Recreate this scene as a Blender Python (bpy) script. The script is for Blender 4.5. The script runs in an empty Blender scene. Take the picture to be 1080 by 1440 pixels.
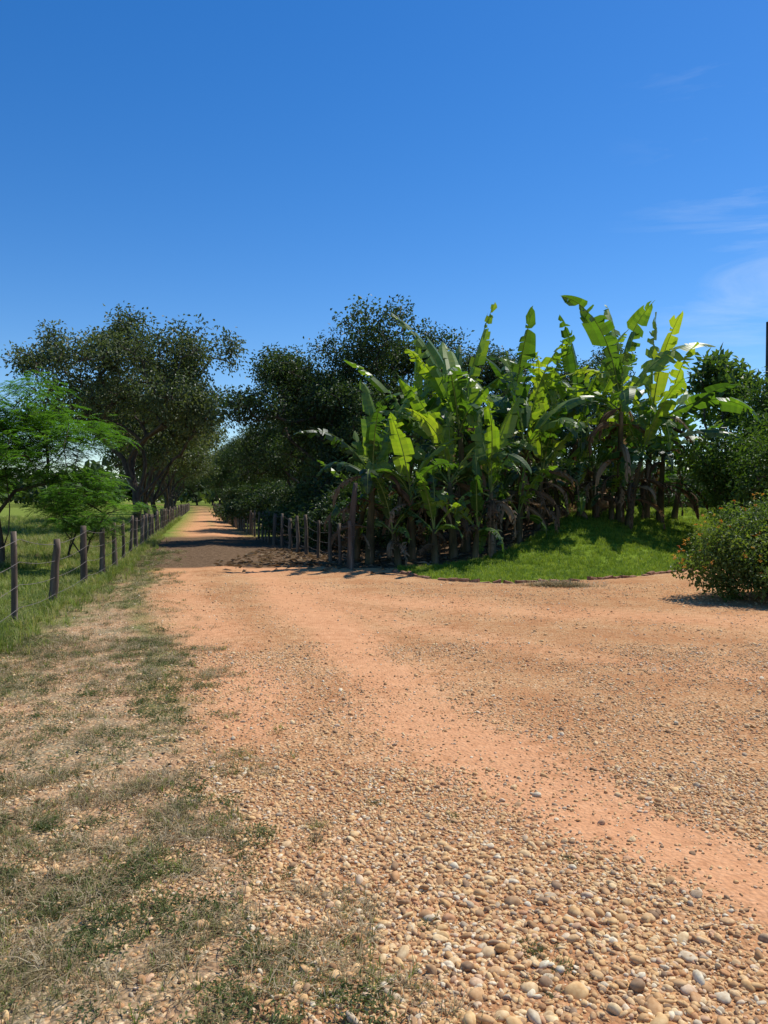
import bpy, math, numpy as np
from math import radians, sin, cos, pi
R = np.random.default_rng(7)
scene = bpy.context.scene
for a,b in (('view_transform','Standard'),('look','None'),('exposure',0.0),('gamma',1.0)):
    try: setattr(scene.view_settings,a,b)
    except Exception: pass

# ------------------------------------------------------------ helpers
_tab = np.random.default_rng(99).random((256,256))
def vnoise(x,y):
    xi=np.floor(x).astype(int); yi=np.floor(y).astype(int); fx=x-xi; fy=y-yi
    fx=fx*fx*(3-2*fx); fy=fy*fy*(3-2*fy)
    g=lambda i,j:_tab[i%256,j%256]
    return (g(xi,yi)*(1-fx)+g(xi+1,yi)*fx)*(1-fy)+(g(xi,yi+1)*(1-fx)+g(xi+1,yi+1)*fx)*fy
def fbm(x,y,s,seed=0,o=4):
    x=np.asarray(x,float)*s+seed*17.3; y=np.asarray(y,float)*s+seed*31.7
    t=0;a=0.5;n=0
    for k in range(o):
        t=t+a*vnoise(x,y); n+=a; a*=0.5; x=x*2.03+5.1; y=y*2.03+9.7
    return t/n
def sm(a,b,x):
    t=np.clip((x-a)/(b-a),0,1); return t*t*(3-2*t)
def norm(v): return v/np.maximum(np.linalg.norm(v,axis=-1,keepdims=True),1e-9)

def make_mesh(name,V,Q,mat_idx=None,attrs=None,smooth=False):
    V=np.asarray(V,np.float32); Q=np.asarray(Q,np.int32)
    me=bpy.data.meshes.new(name)
    me.vertices.add(len(V)); me.vertices.foreach_set('co',V.ravel())
    k=Q.shape[1]
    me.loops.add(Q.size); me.loops.foreach_set('vertex_index',Q.ravel())
    me.polygons.add(len(Q)); me.polygons.foreach_set('loop_start',np.arange(0,Q.size,k,dtype=np.int32))
    me.polygons.foreach_set('loop_total',np.full(len(Q),k,np.int32))
    if mat_idx is not None: me.polygons.foreach_set('material_index',np.asarray(mat_idx,np.int32))
    if smooth is not False:
        s=np.full(len(Q),True) if smooth is True else smooth
        me.polygons.foreach_set('use_smooth',s)
    me.update(calc_edges=True)
    if attrs:
        for n,(t,d) in attrs.items():
            at=me.attributes.new(n,t,'POINT')
            at.data.foreach_set('value' if t=='FLOAT' else ('color' if t=='FLOAT_COLOR' else 'vector'),np.asarray(d,np.float32).ravel())
    me.validate()
    return me
def add_obj(name,me,mats,loc=(0,0,0),coll=None):
    ob=bpy.data.objects.new(name,me)
    for m in mats:
        if m.name not in [x.name for x in me.materials if x]: me.materials.append(m)
    ob.location=loc
    (coll or scene.collection).objects.link(ob)
    return ob
class Geo:
    def __init__(s): s.V=[];s.Q=[];s.M=[];s.A=[];s.S=[];s.n=0
    def add(s,V,Q,m=0,a=0.5,smooth=False):
        V=np.asarray(V,float).reshape(-1,3);Q=np.asarray(Q,int).reshape(-1,4)
        s.V.append(V);s.Q.append(Q+s.n);s.n+=len(V)
        s.M.append(np.full(len(Q),m));s.S.append(np.full(len(Q),smooth))
        s.A.append(np.broadcast_to(np.asarray(a,float),(len(V),)).copy())
    def mesh(s,name):
        return make_mesh(name,np.concatenate(s.V),np.concatenate(s.Q),np.concatenate(s.M),
              {'lv':('FLOAT',np.concatenate(s.A))},np.concatenate(s.S))

def tubes(g,P0,P1,r0,r1,m=0,sides=6,a=0.5):
    P0=np.asarray(P0,float).reshape(-1,3);P1=np.asarray(P1,float).reshape(-1,3);n=len(P0)
    r0=np.broadcast_to(r0,(n,));r1=np.broadcast_to(r1,(n,))
    d=norm(P1-P0); ref=np.where(np.abs(d[:,2:3])>0.9,[[1.,0,0]],[[0,0,1.]])
    u=norm(np.cross(d,ref)); v=np.cross(d,u)
    an=np.arange(sides)*2*pi/sides
    ring=u[:,None,:]*np.cos(an)[None,:,None]+v[:,None,:]*np.sin(an)[None,:,None]
    A=P0[:,None]+ring*r0[:,None,None]; B=P1[:,None]+ring*r1[:,None,None]
    V=np.concatenate([A,B],1).reshape(-1,3)
    i=np.arange(sides); j=(i+1)%sides
    q=np.stack([i,j,j+sides,i+sides],1)
    Q=(q[None]+ (np.arange(n)*2*sides)[:,None,None]).reshape(-1,4)
    g.add(V,Q,m,a,True)
def polytube(g,pts,rad,m=0,sides=8,a=0.5,cap=True):
    pts=np.asarray(pts,float);n=len(pts);rad=np.broadcast_to(rad,(n,))
    d=norm(np.gradient(pts,axis=0)); ref=np.array([0.31,0.95,0.05]) if abs(d[0][2])>0.7 else np.array([0,0,1.])
    u=norm(np.cross(d,ref));v=np.cross(d,u);an=np.arange(sides)*2*pi/sides+0.3
    V=(pts[:,None]+(u[:,None]*np.cos(an)[None,:,None]+v[:,None]*np.sin(an)[None,:,None])*rad[:,None,None])
    V=V.reshape(-1,3);i=np.arange(sides);j=(i+1)%sides
    Q=np.concatenate([np.stack([i,j,j+sides,i+sides],1)+k*sides for k in range(n-1)])
    if cap:
        base=len(V);V=np.concatenate([V,[pts[-1]]])
        o=(n-1)*sides
        Q=np.concatenate([Q,np.array([[o+k,o+(k+1)%sides,o+(k+2)%sides,base] for k in range(0,sides,2)])])
    g.add(V,Q,m,a,True)
def leaves(g,P,D,N,L,W,m=1,a=None,fold=0.25):
    n=len(P);S=norm(np.cross(D,N));N=norm(np.cross(S,D))
    L=np.broadcast_to(L,(n,))[:,None];W=np.broadcast_to(W,(n,))[:,None]
    v0=P;v1=P+D*L*0.45+S*W*0.5+N*W*fold;v2=P+D*L-N*L*0.12;v3=P+D*L*0.45-S*W*0.5+N*W*fold
    V=np.stack([v0,v1,v2,v3],1).reshape(-1,3)
    Q=np.arange(n*4).reshape(-1,4)
    if a is None:a=R.random(n)
    g.add(V,Q,m,np.repeat(a,4))

# ------------------------------------------------------------ materials
def newmat(name):
    m=bpy.data.materials.new(name);m.use_nodes=True;nt=m.node_tree;nt.nodes.clear();return m,nt
def N(nt,t,**k):
    n=nt.nodes.new(t)
    for a,b in k.items(): setattr(n,a,b)
    return n
def ramp(nt,fac,stops):
    r=N(nt,'ShaderNodeValToRGB');e=r.color_ramp.elements
    while len(e)<len(stops): e.new(0.5)
    for i,(p,c) in enumerate(stops):
        e[i].position=p;e[i].color=(*c,1) if len(c)==3 else c
    nt.links.new(fac,r.inputs[0]);return r.outputs[0]
def leafmat(name,cols,trans=0.35,rough=0.5,tcol=None,spec=0.4,objrand=False):
    m,nt=newmat(name);L=nt.links.new
    if objrand:
        at=N(nt,'ShaderNodeObjectInfo').outputs['Random']
    else:
        at=N(nt,'ShaderNodeAttribute',attribute_name='lv').outputs['Fac']
    k=len(cols);c=ramp(nt,at,[(i/(k-1),cols[i]) for i in range(k)])
    p=N(nt,'ShaderNodeBsdfPrincipled');L(c,p.inputs['Base Color']);p.inputs['Roughness'].default_value=rough
    p.inputs['Specular IOR Level'].default_value=spec
    t=N(nt,'ShaderNodeBsdfTranslucent')
    mx=N(nt,'ShaderNodeMixRGB',blend_type='MULTIPLY');mx.inputs[0].default_value=1
    L(c,mx.inputs[1]);tc=tcol or (2.2,2.4,0.8);mx.inputs[2].default_value=(*tc,1);L(mx.outputs[0],t.inputs[0])
    ms=N(nt,'ShaderNodeMixShader');ms.inputs[0].default_value=trans
    L(p.outputs[0],ms.inputs[1]);L(t.outputs[0],ms.inputs[2])
    o=N(nt,'ShaderNodeOutputMaterial');L(ms.outputs[0],o.inputs[0]);return m
def noisemat(name,stops,scale=8,rough=0.9,bump=0.4,stretch=(1,1,1),detail=4,dist=0.02):
    m,nt=newmat(name);L=nt.links.new
    g=N(nt,'ShaderNodeTexCoord');mp=N(nt,'ShaderNodeMapping');mp.inputs['Scale'].default_value=stretch
    L(g.outputs['Object'],mp.inputs[0]);n=N(nt,'ShaderNodeTexNoise');n.inputs['Scale'].default_value=scale;n.inputs['Detail'].default_value=detail
    L(mp.outputs[0],n.inputs['Vector']);c=ramp(nt,n.outputs[0],stops)
    p=N(nt,'ShaderNodeBsdfPrincipled');L(c,p.inputs['Base Color']);p.inputs['Roughness'].default_value=rough
    p.inputs['Specular IOR Level'].default_value=0.2
    b=N(nt,'ShaderNodeBump');b.inputs['Strength'].default_value=bump;b.inputs['Distance'].default_value=dist
    L(n.outputs[0],b.inputs['Height']);L(b.outputs[0],p.inputs['Normal'])
    o=N(nt,'ShaderNodeOutputMaterial');L(p.outputs[0],o.inputs[0]);return m

M_bark=noisemat('bark',[(0.3,(0.035,0.026,0.018)),(0.7,(0.13,0.1,0.075))],6,stretch=(1,1,0.25))
M_post=noisemat('weathered_wood',[(0.25,(0.05,0.038,0.03)),(0.55,(0.16,0.12,0.085)),(0.8,(0.33,0.27,0.21))],14,stretch=(1,1,0.12),bump=0.8)
M_wire=noisemat('rusty_wire',[(0.3,(0.12,0.1,0.09)),(0.7,(0.25,0.22,0.2))],20,rough=0.6)
M_leafL=leafmat('leaf_olive',[(0.03,0.05,0.022),(0.08,0.105,0.045),(0.2,0.22,0.12)],0.2,0.55,spec=.4)
M_leafC=leafmat('leaf_dark',[(0.018,0.034,0.011),(0.042,0.072,0.02),(0.1,0.14,0.045)],0.2,0.55,spec=.4)
M_leafF=leafmat('leaf_feathery',[(0.04,0.105,0.014),(0.075,0.165,0.024),(0.13,0.235,0.036)],0.35,0.6)
M_leafB=leafmat('leaf_bush',[(0.04,0.075,0.015),(0.08,0.13,0.03),(0.14,0.19,0.05)],0.3,0.5)
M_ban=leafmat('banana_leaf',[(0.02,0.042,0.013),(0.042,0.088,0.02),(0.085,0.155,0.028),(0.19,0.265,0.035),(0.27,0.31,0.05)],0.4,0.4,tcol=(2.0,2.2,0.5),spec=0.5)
M_dry=leafmat('dry_leaf',[(0.07,0.045,0.025),(0.17,0.115,0.065),(0.32,0.24,0.15)],0.25,0.8,tcol=(1.3,1.1,0.8),spec=0.1)
M_stem=noisemat('banana_stem',[(0.3,(0.04,0.03,0.018)),(0.5,(0.09,0.08,0.035)),(0.7,(0.2,0.14,0.08))],5,stretch=(1,1,0.3))
M_rib=noisemat('banana_rib',[(0.3,(0.12,0.18,0.05)),(0.7,(0.22,0.28,0.08))],5)
M_grassG=leafmat('grass_green',[(0.10,0.17,0.02),(0.17,0.26,0.03),(0.26,0.33,0.05)],0.35,0.6,tcol=(1.7,1.6,.8),objrand=True,spec=0.2)
M_grassF=leafmat('grass_field',[(0.09,0.14,0.025),(0.17,0.23,0.04),(0.26,0.3,0.08),(0.36,0.32,0.15)],0.35,0.6,tcol=(1.5,1.5,.9),objrand=True,spec=0.2)
M_grassD=leafmat('grass_dry',[(0.13,0.14,0.05),(0.26,0.2,0.1),(0.36,0.28,0.16),(0.5,0.41,0.26)],0.2,0.8,tcol=(1.2,1.1,.9),objrand=True,spec=0.1)
M_weed=leafmat('weed',[(0.065,0.09,0.03),(0.12,0.145,0.045),(0.2,0.205,0.08)],0.25,0.6,tcol=(1.4,1.5,.8),objrand=True,spec=0.2)

def gravel_mat():
    m,nt=newmat('pebble');L=nt.links.new
    oi=N(nt,'ShaderNodeObjectInfo')
    c=ramp(nt,oi.outputs['Random'],[(0,(0.42,0.24,0.12)),(0.15,(0.72,0.46,0.21)),(0.3,(0.8,0.56,0.28)),(0.42,(0.56,0.3,0.14)),(0.55,(0.82,0.63,0.36)),(0.7,(0.68,0.43,0.21)),(0.8,(0.34,0.22,0.13)),(0.9,(0.88,0.78,0.56)),(1,(0.58,0.28,0.13))])
    t=N(nt,'ShaderNodeTexCoord');n=N(nt,'ShaderNodeTexNoise');n.inputs['Scale'].default_value=1.6;n.inputs['Detail'].default_value=3
    L(t.outputs['Object'],n.inputs['Vector'])
    v=ramp(nt,n.outputs[0],[(0.3,(0.7,0.6,0.5)),(0.65,(1.0,1.0,0.98))])
    mx=N(nt,'ShaderNodeMixRGB',blend_type='MULTIPLY');mx.inputs[0].default_value=1;L(c,mx.inputs[1]);L(v,mx.inputs[2])
    p=N(nt,'ShaderNodeBsdfPrincipled');L(mx.outputs[0],p.inputs['Base Color']);p.inputs['Roughness'].default_value=0.75;p.inputs['Specular IOR Level'].default_value=0.15
    o=N(nt,'ShaderNodeOutputMaterial');L(p.outputs[0],o.inputs[0]);return m
M_peb=gravel_mat()

# ------------------------------------------------------------ layout
YL=[-40,-10,0,2.35,4.4,5.9,8.9,12,22,41,115,190,400,1500]
XL=[12,3,0.3,-0.33,-0.98,-1.5,-2.45,-3.7,-6.3,-10.8,-28,-47,-150,-800]
xl=lambda y:np.interp(y,YL,XL)
YR=[18,26.6,49,115,190,400,1500]; XR=[-2.3,-4.3,-9.4,-25.6,-44.5,-147,-796]
xr=lambda y:np.interp(y,YR,XR)
XF=[-2.3,0.16,0.85,2.2,3.6,5.4,7.1,10,20,60]; YF=[18.4,17.3,15.6,14.7,15,16.1,17.6,19.5,22,24]
yf=lambda x:np.interp(x,XF,YF)
YFE=[-20,-5,9.7,11.7,13.5,15,17.3,20.3,40,115,300]; XFE=[1,-1.4,-4.65,-5.0,-5.35,-5.65,-6.1,-6.85,-11.5,-29.2,-73]
xfe=lambda y:np.interp(y,YFE,XFE)
def height(x,y):
    x=np.asarray(x,float);y=np.asarray(y,float)
    inn=sm(0,7.0,y-yf(x))*np.where(x>-1,1,0)
    top=0.25+1.05*sm(1.5,6.5,x)
    h=inn*top*sm(-1.2,1.0,x)
    h=h*(1-0.45*sm(25,38,y)*1.0)
    near=np.exp(-np.abs(y)/40)
    h=h+(fbm(x,y,0.35,1)-0.5)*0.10*near+(fbm(x,y,1.7,2)-0.5)*0.045*near+(fbm(x,y,7,4)-0.5)*0.016*np.exp(-np.abs(y)/12)
    cx=(xl(y)+xr(y))/2; h=h+np.where((y>16),0.05*np.exp(-((x-cx)/0.5)**2),0)
    lf=sm(0,3,xfe(y)-x); h=h+lf*(fbm(x,y,0.1,5)-0.45)*0.5*np.exp(-np.abs(y)/80)
    far=np.hypot(x,y); h=h+sm(150,900,far)*2.0
    return h
def zones(x,y):
    x=np.asarray(x,float);y=np.asarray(y,float)
    dl=x-xl(y); dr=np.where(y>18,xr(y)-x,99.); df=yf(x)-y
    wob=(fbm(x,y,0.9,3)-0.5)*1.0
    soft=0.32+np.abs(y)*0.02
    inroad=np.minimum(dl+wob*.5,np.where(y>17.5,np.maximum(dr,np.where(x>-2.3,df,-9)),df))
    road=np.clip(0.5+(inroad+wob*0.3)/soft/2,0,1)
    lawn=sm(-0.05,0.25,-df)*np.where(x>0.0,1,0)*sm(-0.2,0.8,x)
    lit=sm(0,1.2,y-(yf(x)+np.interp(x,[-3,0,2,4.0,5.5,7.5,8.5],[-1.0,0.2,2.8,4.6,6.0,6.8,9])))*np.where(x<8.2,1,0)*(1-sm(30,36,y))
    lit=np.maximum(lit, sm(0.6,1.8,-dr)*np.where((y>18)&(x<1),1,0)*(1-sm(45,60,y)))
    wx=x+(fbm(x,y,.8,14)-.5)*.6;wy=y+(fbm(x,y,.8,15)-.5)*.6
    def path(P,w):
        P=np.array(P,float);best=np.full(x.shape,1e9)
        for a,b in zip(P[:-1],P[1:]):
            ab=b-a;t=np.clip(((wx-a[0])*ab[0]+(wy-a[1])*ab[1])/(ab@ab),0,1)
            best=np.minimum(best,np.hypot(wx-a[0]-t*ab[0],wy-a[1]-t*ab[1]))
        return np.exp(-(best/w)**2)
    tr=path([(3.5,0.5),(1.7,3.05),(1.1,3.9),(.7,4.7),(.3,5.7),(.05,6.9),(-1.2,11.7),(-2.2,15),(-3.2,19),(-5.4,27),(-10.2,47),(-26.6,115)],0.5)
    tr=np.maximum(tr,0.8*path([(-0.9,5.6),(-2,9.4),(-3.2,12.5),(-4.7,18),(-6.5,25),(-11.2,44),(-27.5,115)],0.5))
    tr=np.maximum(tr,0.7*path([(-2.5,17),(-1,13),(2.5,10.8),(9,9.0),(20,8)],0.9))
    tr=np.maximum(tr,0.6*path([(-1.5,13.5),(0.3,9.5),(2.5,7.4),(7,5.5)],0.5))
    tr=np.maximum(tr,0.9*sm(15,19,y))
    tr=tr*(y>0)*(.75+.9*(fbm(x,y,.6,16)-.35))
    cx=(xl(y)+xr(y))/2
    mid=np.exp(-((x-cx)/0.3)**2)*sm(34,50,y)*.75
    field=sm(-0.2,1.2,xfe(y)-x)
    vergegreen=np.exp(-((x-(xl(y)-0.22))/0.25)**2)*sm(4.2,6.5,y)*.85+0.9*np.exp(-((x-xfe(y))/0.75)**2)
    return road,np.clip(lawn,0,1),np.clip(lit,0,1),np.clip(tr,0,1),mid,field,np.clip(vergegreen,0,1)

# ------------------------------------------------------------ ground
def axis(fine0,fine1,step,far0,far1,gr):
    a=list(np.arange(fine0,fine1,step));s=step;v=a[-1]
    while v<far1: s*=gr;v+=s;a.append(v)
    s=step;v=a[0];b=[]
    while v>far0: s*=gr;v-=s;b.append(v)
    return np.array(b[::-1]+a)
xs=axis(-5,6,0.06,-1600,1600,1.045); ys=axis(1.6,16,0.06,-300,2200,1.035)
X,Y=np.meshgrid(xs,ys);x=X.ravel();y=Y.ravel();z=height(x,y)
road,lawn,lit,tr,mid,field,vg=zones(x,y)
nx=len(xs);ny=len(ys)
I=(np.arange(ny-1)[:,None]*nx+np.arange(nx-1)[None]).ravel()
Q=np.stack([I,I+1,I+nx+1,I+nx],1)
one=np.ones_like(x)
me=make_mesh('ground',np.stack([x,y,z],1),Q,None,{
 'z1':('FLOAT_COLOR',np.stack([road,lawn,lit,one],1)),'z2':('FLOAT_COLOR',np.stack([tr,mid,field,one],1)),'vg':('FLOAT',vg)},True)
def ground_mat():
    m,nt=newmat('ground_material');L=nt.links.new
    geo=N(nt,'ShaderNodeNewGeometry').outputs['Position']
    def noise(s,d=5,rough=0.55):
        n=N(nt,'ShaderNodeTexNoise');n.inputs['Scale'].default_value=s;n.inputs['Detail'].default_value=d;n.inputs['Roughness'].default_value=rough;L(geo,n.inputs['Vector']);return n.outputs[0]
    def mix(f,a,b,bt='MIX'):
        n=N(nt,'ShaderNodeMixRGB',blend_type=bt)
        for i,s in ((0,f),(1,a),(2,b)):
            if hasattr(s,'links'): L(s,n.inputs[i])
            else: n.inputs[i].default_value=s if i==0 else (*s,1)
        return n.outputs[0]
    def math_(op,a,b,c=None,clamp=False):
        n=N(nt,'ShaderNodeMath',operation=op,use_clamp=clamp)
        for i,s in enumerate((a,b,c)):
            if s is None: continue
            if hasattr(s,'links'): L(s,n.inputs[i])
            else:n.inputs[i].default_value=s
        return n.outputs[0]
    def attr(n_):
        a=N(nt,'ShaderNodeAttribute',attribute_name=n_)
        s=N(nt,'ShaderNodeSeparateColor');L(a.outputs['Color'],s.inputs[0]);return s.outputs
    z1=attr('z1');z2=attr('z2');vg=N(nt,'ShaderNodeAttribute',attribute_name='vg').outputs['Fac']
    nf=noise(9,6,0.72);nm=noise(1.3,4,0.6);nb=noise(0.25,2);nff=noise(60,2,0.7)
    def edge(mask,amt,n=nf,sharp=3.):
        a=math_('SUBTRACT',n,0.5);a=math_('MULTIPLY_ADD',a,amt,mask);a=math_('SUBTRACT',a,0.5);return math_('MULTIPLY_ADD',a,sharp,0.5,True)
    def vor(s):
        v=N(nt,'ShaderNodeTexVoronoi');v.inputs['Scale'].default_value=s;L(geo,v.inputs['Vector']);return v
    v1=vor(42);v2=vor(110)
    sc=N(nt,'ShaderNodeSeparateColor');L(v1.outputs['Color'],sc.inputs[0])
    sc2=N(nt,'ShaderNodeSeparateColor');L(v2.outputs['Color'],sc2.inputs[0])
    cols=[(0,(0.28,0.15,0.075)),(0.2,(0.56,0.325,0.155)),(0.45,(0.64,0.41,0.205)),(0.6,(0.41,0.225,0.11)),(0.8,(0.73,0.52,0.29)),(1,(0.84,0.71,0.48))]
    st=ramp(nt,sc.outputs[0],cols);st2=ramp(nt,sc2.outputs[0],cols)
    dk=ramp(nt,v1.outputs['Distance'],[(0.35,(1,1,1)),(0.75,(0.48,0.39,0.33))])
    st=mix(1.0,st,dk,'MULTIPLY');st=mix(.4,st,st2)
    soil=ramp(nt,nf,[(0.3,(0.24,0.135,0.07)),(0.5,(0.42,0.25,0.135)),(0.7,(0.55,0.38,0.23))])
    straw=ramp(nt,nff,[(0.3,(0.15,0.115,0.06)),(0.5,(0.3,0.23,0.13)),(0.7,(0.48,0.39,0.25))])
    verge=mix(ramp(nt,nm,[(0.42,(0,0,0)),(0.58,(1,1,1))]),soil,straw)
    verge=mix(ramp(nt,sc.outputs[1],[(.6,(0,0,0)),(.66,(.85,.85,.85))]),verge,st)
    grn=ramp(nt,nff,[(0.3,(0.09,0.115,0.03)),(0.7,(0.22,0.24,0.08))])
    vgm=math_('MULTIPLY',edge(vg,1.8,nm,2.),0.7)
    verge=mix(vgm,verge,grn)
    dirt=ramp(nt,nf,[(0.25,(0.38,0.185,0.083)),(0.5,(0.575,0.3,0.15)),(0.75,(0.69,0.415,0.23))])
    gm=ramp(nt,math_('MULTIPLY_ADD',nf,0.5,math_('MULTIPLY',nm,0.5)),[(0.4,(0.2,)*3),(0.57,(0.8,)*3)])
    rd=mix(gm,dirt,st)
    big=ramp(nt,nb,[(0.35,(0.87,0.81,0.76)),(0.65,(1.04,1.02,1.0))]);rd=mix(1.0,rd,big,'MULTIPLY')
    mid2=ramp(nt,nm,[(0.35,(0.85,0.79,0.74)),(0.6,(1.03,1.02,1.0))]);rd=mix(1.0,rd,mid2,'MULTIPLY')
    trm=math_('MULTIPLY',edge(z2[0],1.5,nf,1.6),0.82)
    trk=ramp(nt,nf,[(0.25,(0.5,0.235,0.113)),(0.6,(0.665,0.345,0.175)),(0.8,(0.74,0.44,0.255))])
    rd=mix(trm,rd,trk)
    midc=ramp(nt,nf,[(0.3,(0.16,0.18,0.05)),(0.7,(0.4,0.36,0.16))])
    rd=mix(math_('MULTIPLY',edge(z2[1],1.0,nm),0.7),rd,midc)
    fld=ramp(nt,nm,[(0.3,(0.1,0.16,0.025)),(0.5,(0.18,0.24,0.04)),(0.68,(0.28,0.3,0.09))])
    fld=mix(0.5,fld,ramp(nt,nf,[(0.3,(0.08,0.12,0.02)),(0.7,(0.24,0.28,0.07))]))
    lw=ramp(nt,nf,[(0.25,(0.09,0.14,0.018)),(0.5,(0.16,0.23,0.028)),(0.8,(0.23,0.3,0.05))])
    litc=ramp(nt,nf,[(0.3,(0.06,0.04,0.025)),(0.55,(0.17,0.11,0.065)),(0.75,(0.32,0.22,0.14))])
    c=verge
    rg=N(nt,'ShaderNodeSeparateXYZ');L(geo,rg.inputs[0])
    far=math_('MULTIPLY_ADD',math_('SUBTRACT',rg.outputs[1],17.0),.1,0.,True)
    c=mix(far,c,fld)
    c=mix(edge(z2[2],0.8,nm),c,fld)
    c=mix(edge(z1[0],0.9,nf,2.0),c,rd)
    c=mix(edge(z1[1],0.3,nf),c,lw)
    c=mix(edge(z1[2],0.8,nf,2.),c,litc)
    p=N(nt,'ShaderNodeBsdfDiffuse');L(c,p.inputs['Color'])
    h1=math_('MULTIPLY',v1.outputs['Distance'],-0.9);h=math_('ADD',h1,math_('MULTIPLY',nf,1.2))
    inv=math_('SUBTRACT',1.0,math_('MULTIPLY',z2[0],0.5))
    h=math_('MULTIPLY',h,inv)
    b=N(nt,'ShaderNodeBump');b.inputs['Strength'].default_value=0.85;b.inputs['Distance'].default_value=0.02
    L(h,b.inputs['Height']);L(b.outputs[0],p.inputs['Normal'])
    o=N(nt,'ShaderNodeOutputMaterial');L(p.outputs[0],o.inputs[0]);return m
add_obj('ground',me,[ground_mat()])

# ------------------------------------------------------------ instancing
def instancer(name,P,ROT,SCL,IDX,coll):
    me=bpy.data.meshes.new(name);n=len(P);me.vertices.add(n);me.vertices.foreach_set('co',np.asarray(P,np.float32).ravel())
    for k,d in (('rot',ROT),('scl',SCL)):
        a=me.attributes.new(k,'FLOAT_VECTOR','POINT');a.data.foreach_set('vector',np.asarray(d,np.float32).ravel())
    a=me.attributes.new('idx','INT','POINT');a.data.foreach_set('value',np.asarray(IDX,np.int32))
    ob=bpy.data.objects.new(name,me);scene.collection.objects.link(ob)
    ng=bpy.data.node_groups.new(name+'_nodes','GeometryNodeTree')
    ng.interface.new_socket('Geometry',in_out='INPUT',socket_type='NodeSocketGeometry')
    ng.interface.new_socket('Geometry',in_out='OUTPUT',socket_type='NodeSocketGeometry')
    gi=ng.nodes.new('NodeGroupInput');go=ng.nodes.new('NodeGroupOutput')
    def na(nm,t):
        q=ng.nodes.new('GeometryNodeInputNamedAttribute');q.data_type=t;q.inputs['Name'].default_value=nm
        return [o for o in q.outputs if o.enabled and o.name=='Attribute'][0]
    ci=ng.nodes.new('GeometryNodeCollectionInfo');ci.inputs['Collection'].default_value=coll
    ci.inputs['Separate Children'].default_value=True;ci.inputs['Reset Children'].default_value=True
    ip=ng.nodes.new('GeometryNodeInstanceOnPoints');ip.inputs['Pick Instance'].default_value=True
    l=ng.links.new
    l(gi.outputs[0],ip.inputs['Points']);l(ci.outputs[0],ip.inputs['Instance']);l(na('rot','FLOAT_VECTOR'),ip.inputs['Rotation'])
    l(na('scl','FLOAT_VECTOR'),ip.inputs['Scale']);l(na('idx','INT'),ip.inputs['Instance Index']);l(ip.outputs[0],go.inputs[0])
    md=ob.modifiers.new('scatter','NODES');md.node_group=ng
    return ob
def template_coll(name,objs_me):
    c=bpy.data.collections.new(name)
    for i,(me,mat) in enumerate(objs_me):
        me.materials.append(mat);o=bpy.data.objects.new(f'{name}_{i:02d}',me);c.objects.link(o)
    return c
import bmesh
def pebble(seed):
    r=np.random.default_rng(seed);bm=bmesh.new();bmesh.ops.create_icosphere(bm,subdivisions=2,radius=1)
    k=r.normal(size=(5,3));sc=np.array([1,r.uniform(.6,.95),r.uniform(.4,.65)])
    for v in bm.verts:
        p=np.array(v.co);f=1+0.12*sum(np.sin(1.6*(p@q)+i) for i,q in enumerate(k))/2
        for q in k[:4]:
            d=p@(q/np.linalg.norm(q))
            if d>0.68: f*=0.68/d*0.7+0.3
        v.co=p*f*sc
    me=bpy.data.meshes.new('pebble');bm.to_mesh(me);bm.free()
    me.polygons.foreach_set('use_smooth',[True]*len(me.polygons));return me
C_peb=template_coll('pebbles',[(pebble(i),M_peb) for i in range(10)])
def scatter(n,y0,y1,kx=0.64):
    yy=np.sqrt(R.random(n)*(y1*y1-y0*y0)+y0*y0); xx=(R.random(n)*2-1)*(kx*yy+0.3)
    return xx,yy
Pp=[];Ss=[]
for (n,y0,y1,s0,s1) in ((85000,1.7,4.6,0.0038,0.013),(50000,4.6,8.5,0.006,0.0125),(22000,8.5,15,0.008,0.014)):
    xx,yy=scatter(n,y0,y1)
    rd,lw,li,t_,mi,fi,v_=zones(xx,yy)
    ns=fbm(xx,yy,1.3,8);n2=fbm(xx,yy,5,9)
    dens=np.where(rd>0.5,0.2+0.95*sm(0.38,0.6,ns*0.6+n2*0.4),0.6*sm(0.42,0.62,n2*.5+ns*.5)+0.1)
    dens=dens*(1-0.85*sm(0.3,0.85,t_+(n2-0.5)*0.6)*(rd>0.5))
    band=np.exp(-((xx-xl(yy)-0.6)/0.7)**2)*(yy<8);dens=dens+0.6*band
    dens*= (lw<0.5)&(fi<0.5)
    k=R.random(n)<dens
    xx,yy,rd=xx[k],yy[k],rd[k]
    s=s0+(s1-s0)*R.random(len(xx))**2.5
    bigp=R.random(len(xx))<0.06;s=np.where(bigp,s*1.9,s)
    s=s*(1+0.5*np.exp(-((xx-xl(yy)-1.0)/0.8)**2)*(1-sm(2.8,4,yy)))
    Pp.append(np.stack([xx,yy,height(xx,yy)+s*0.15],1));Ss.append(s)
Pp=np.concatenate(Pp);Ss=np.concatenate(Ss);n=len(Pp)
rot=np.stack([R.normal(0,.35,n),R.normal(0,.35,n),R.random(n)*6.28],1)
instancer('gravel',Pp,rot,np.stack([Ss]*3,1)*R.uniform(0.8,1.25,(n,3)),R.integers(0,10,n),C_peb)
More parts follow.
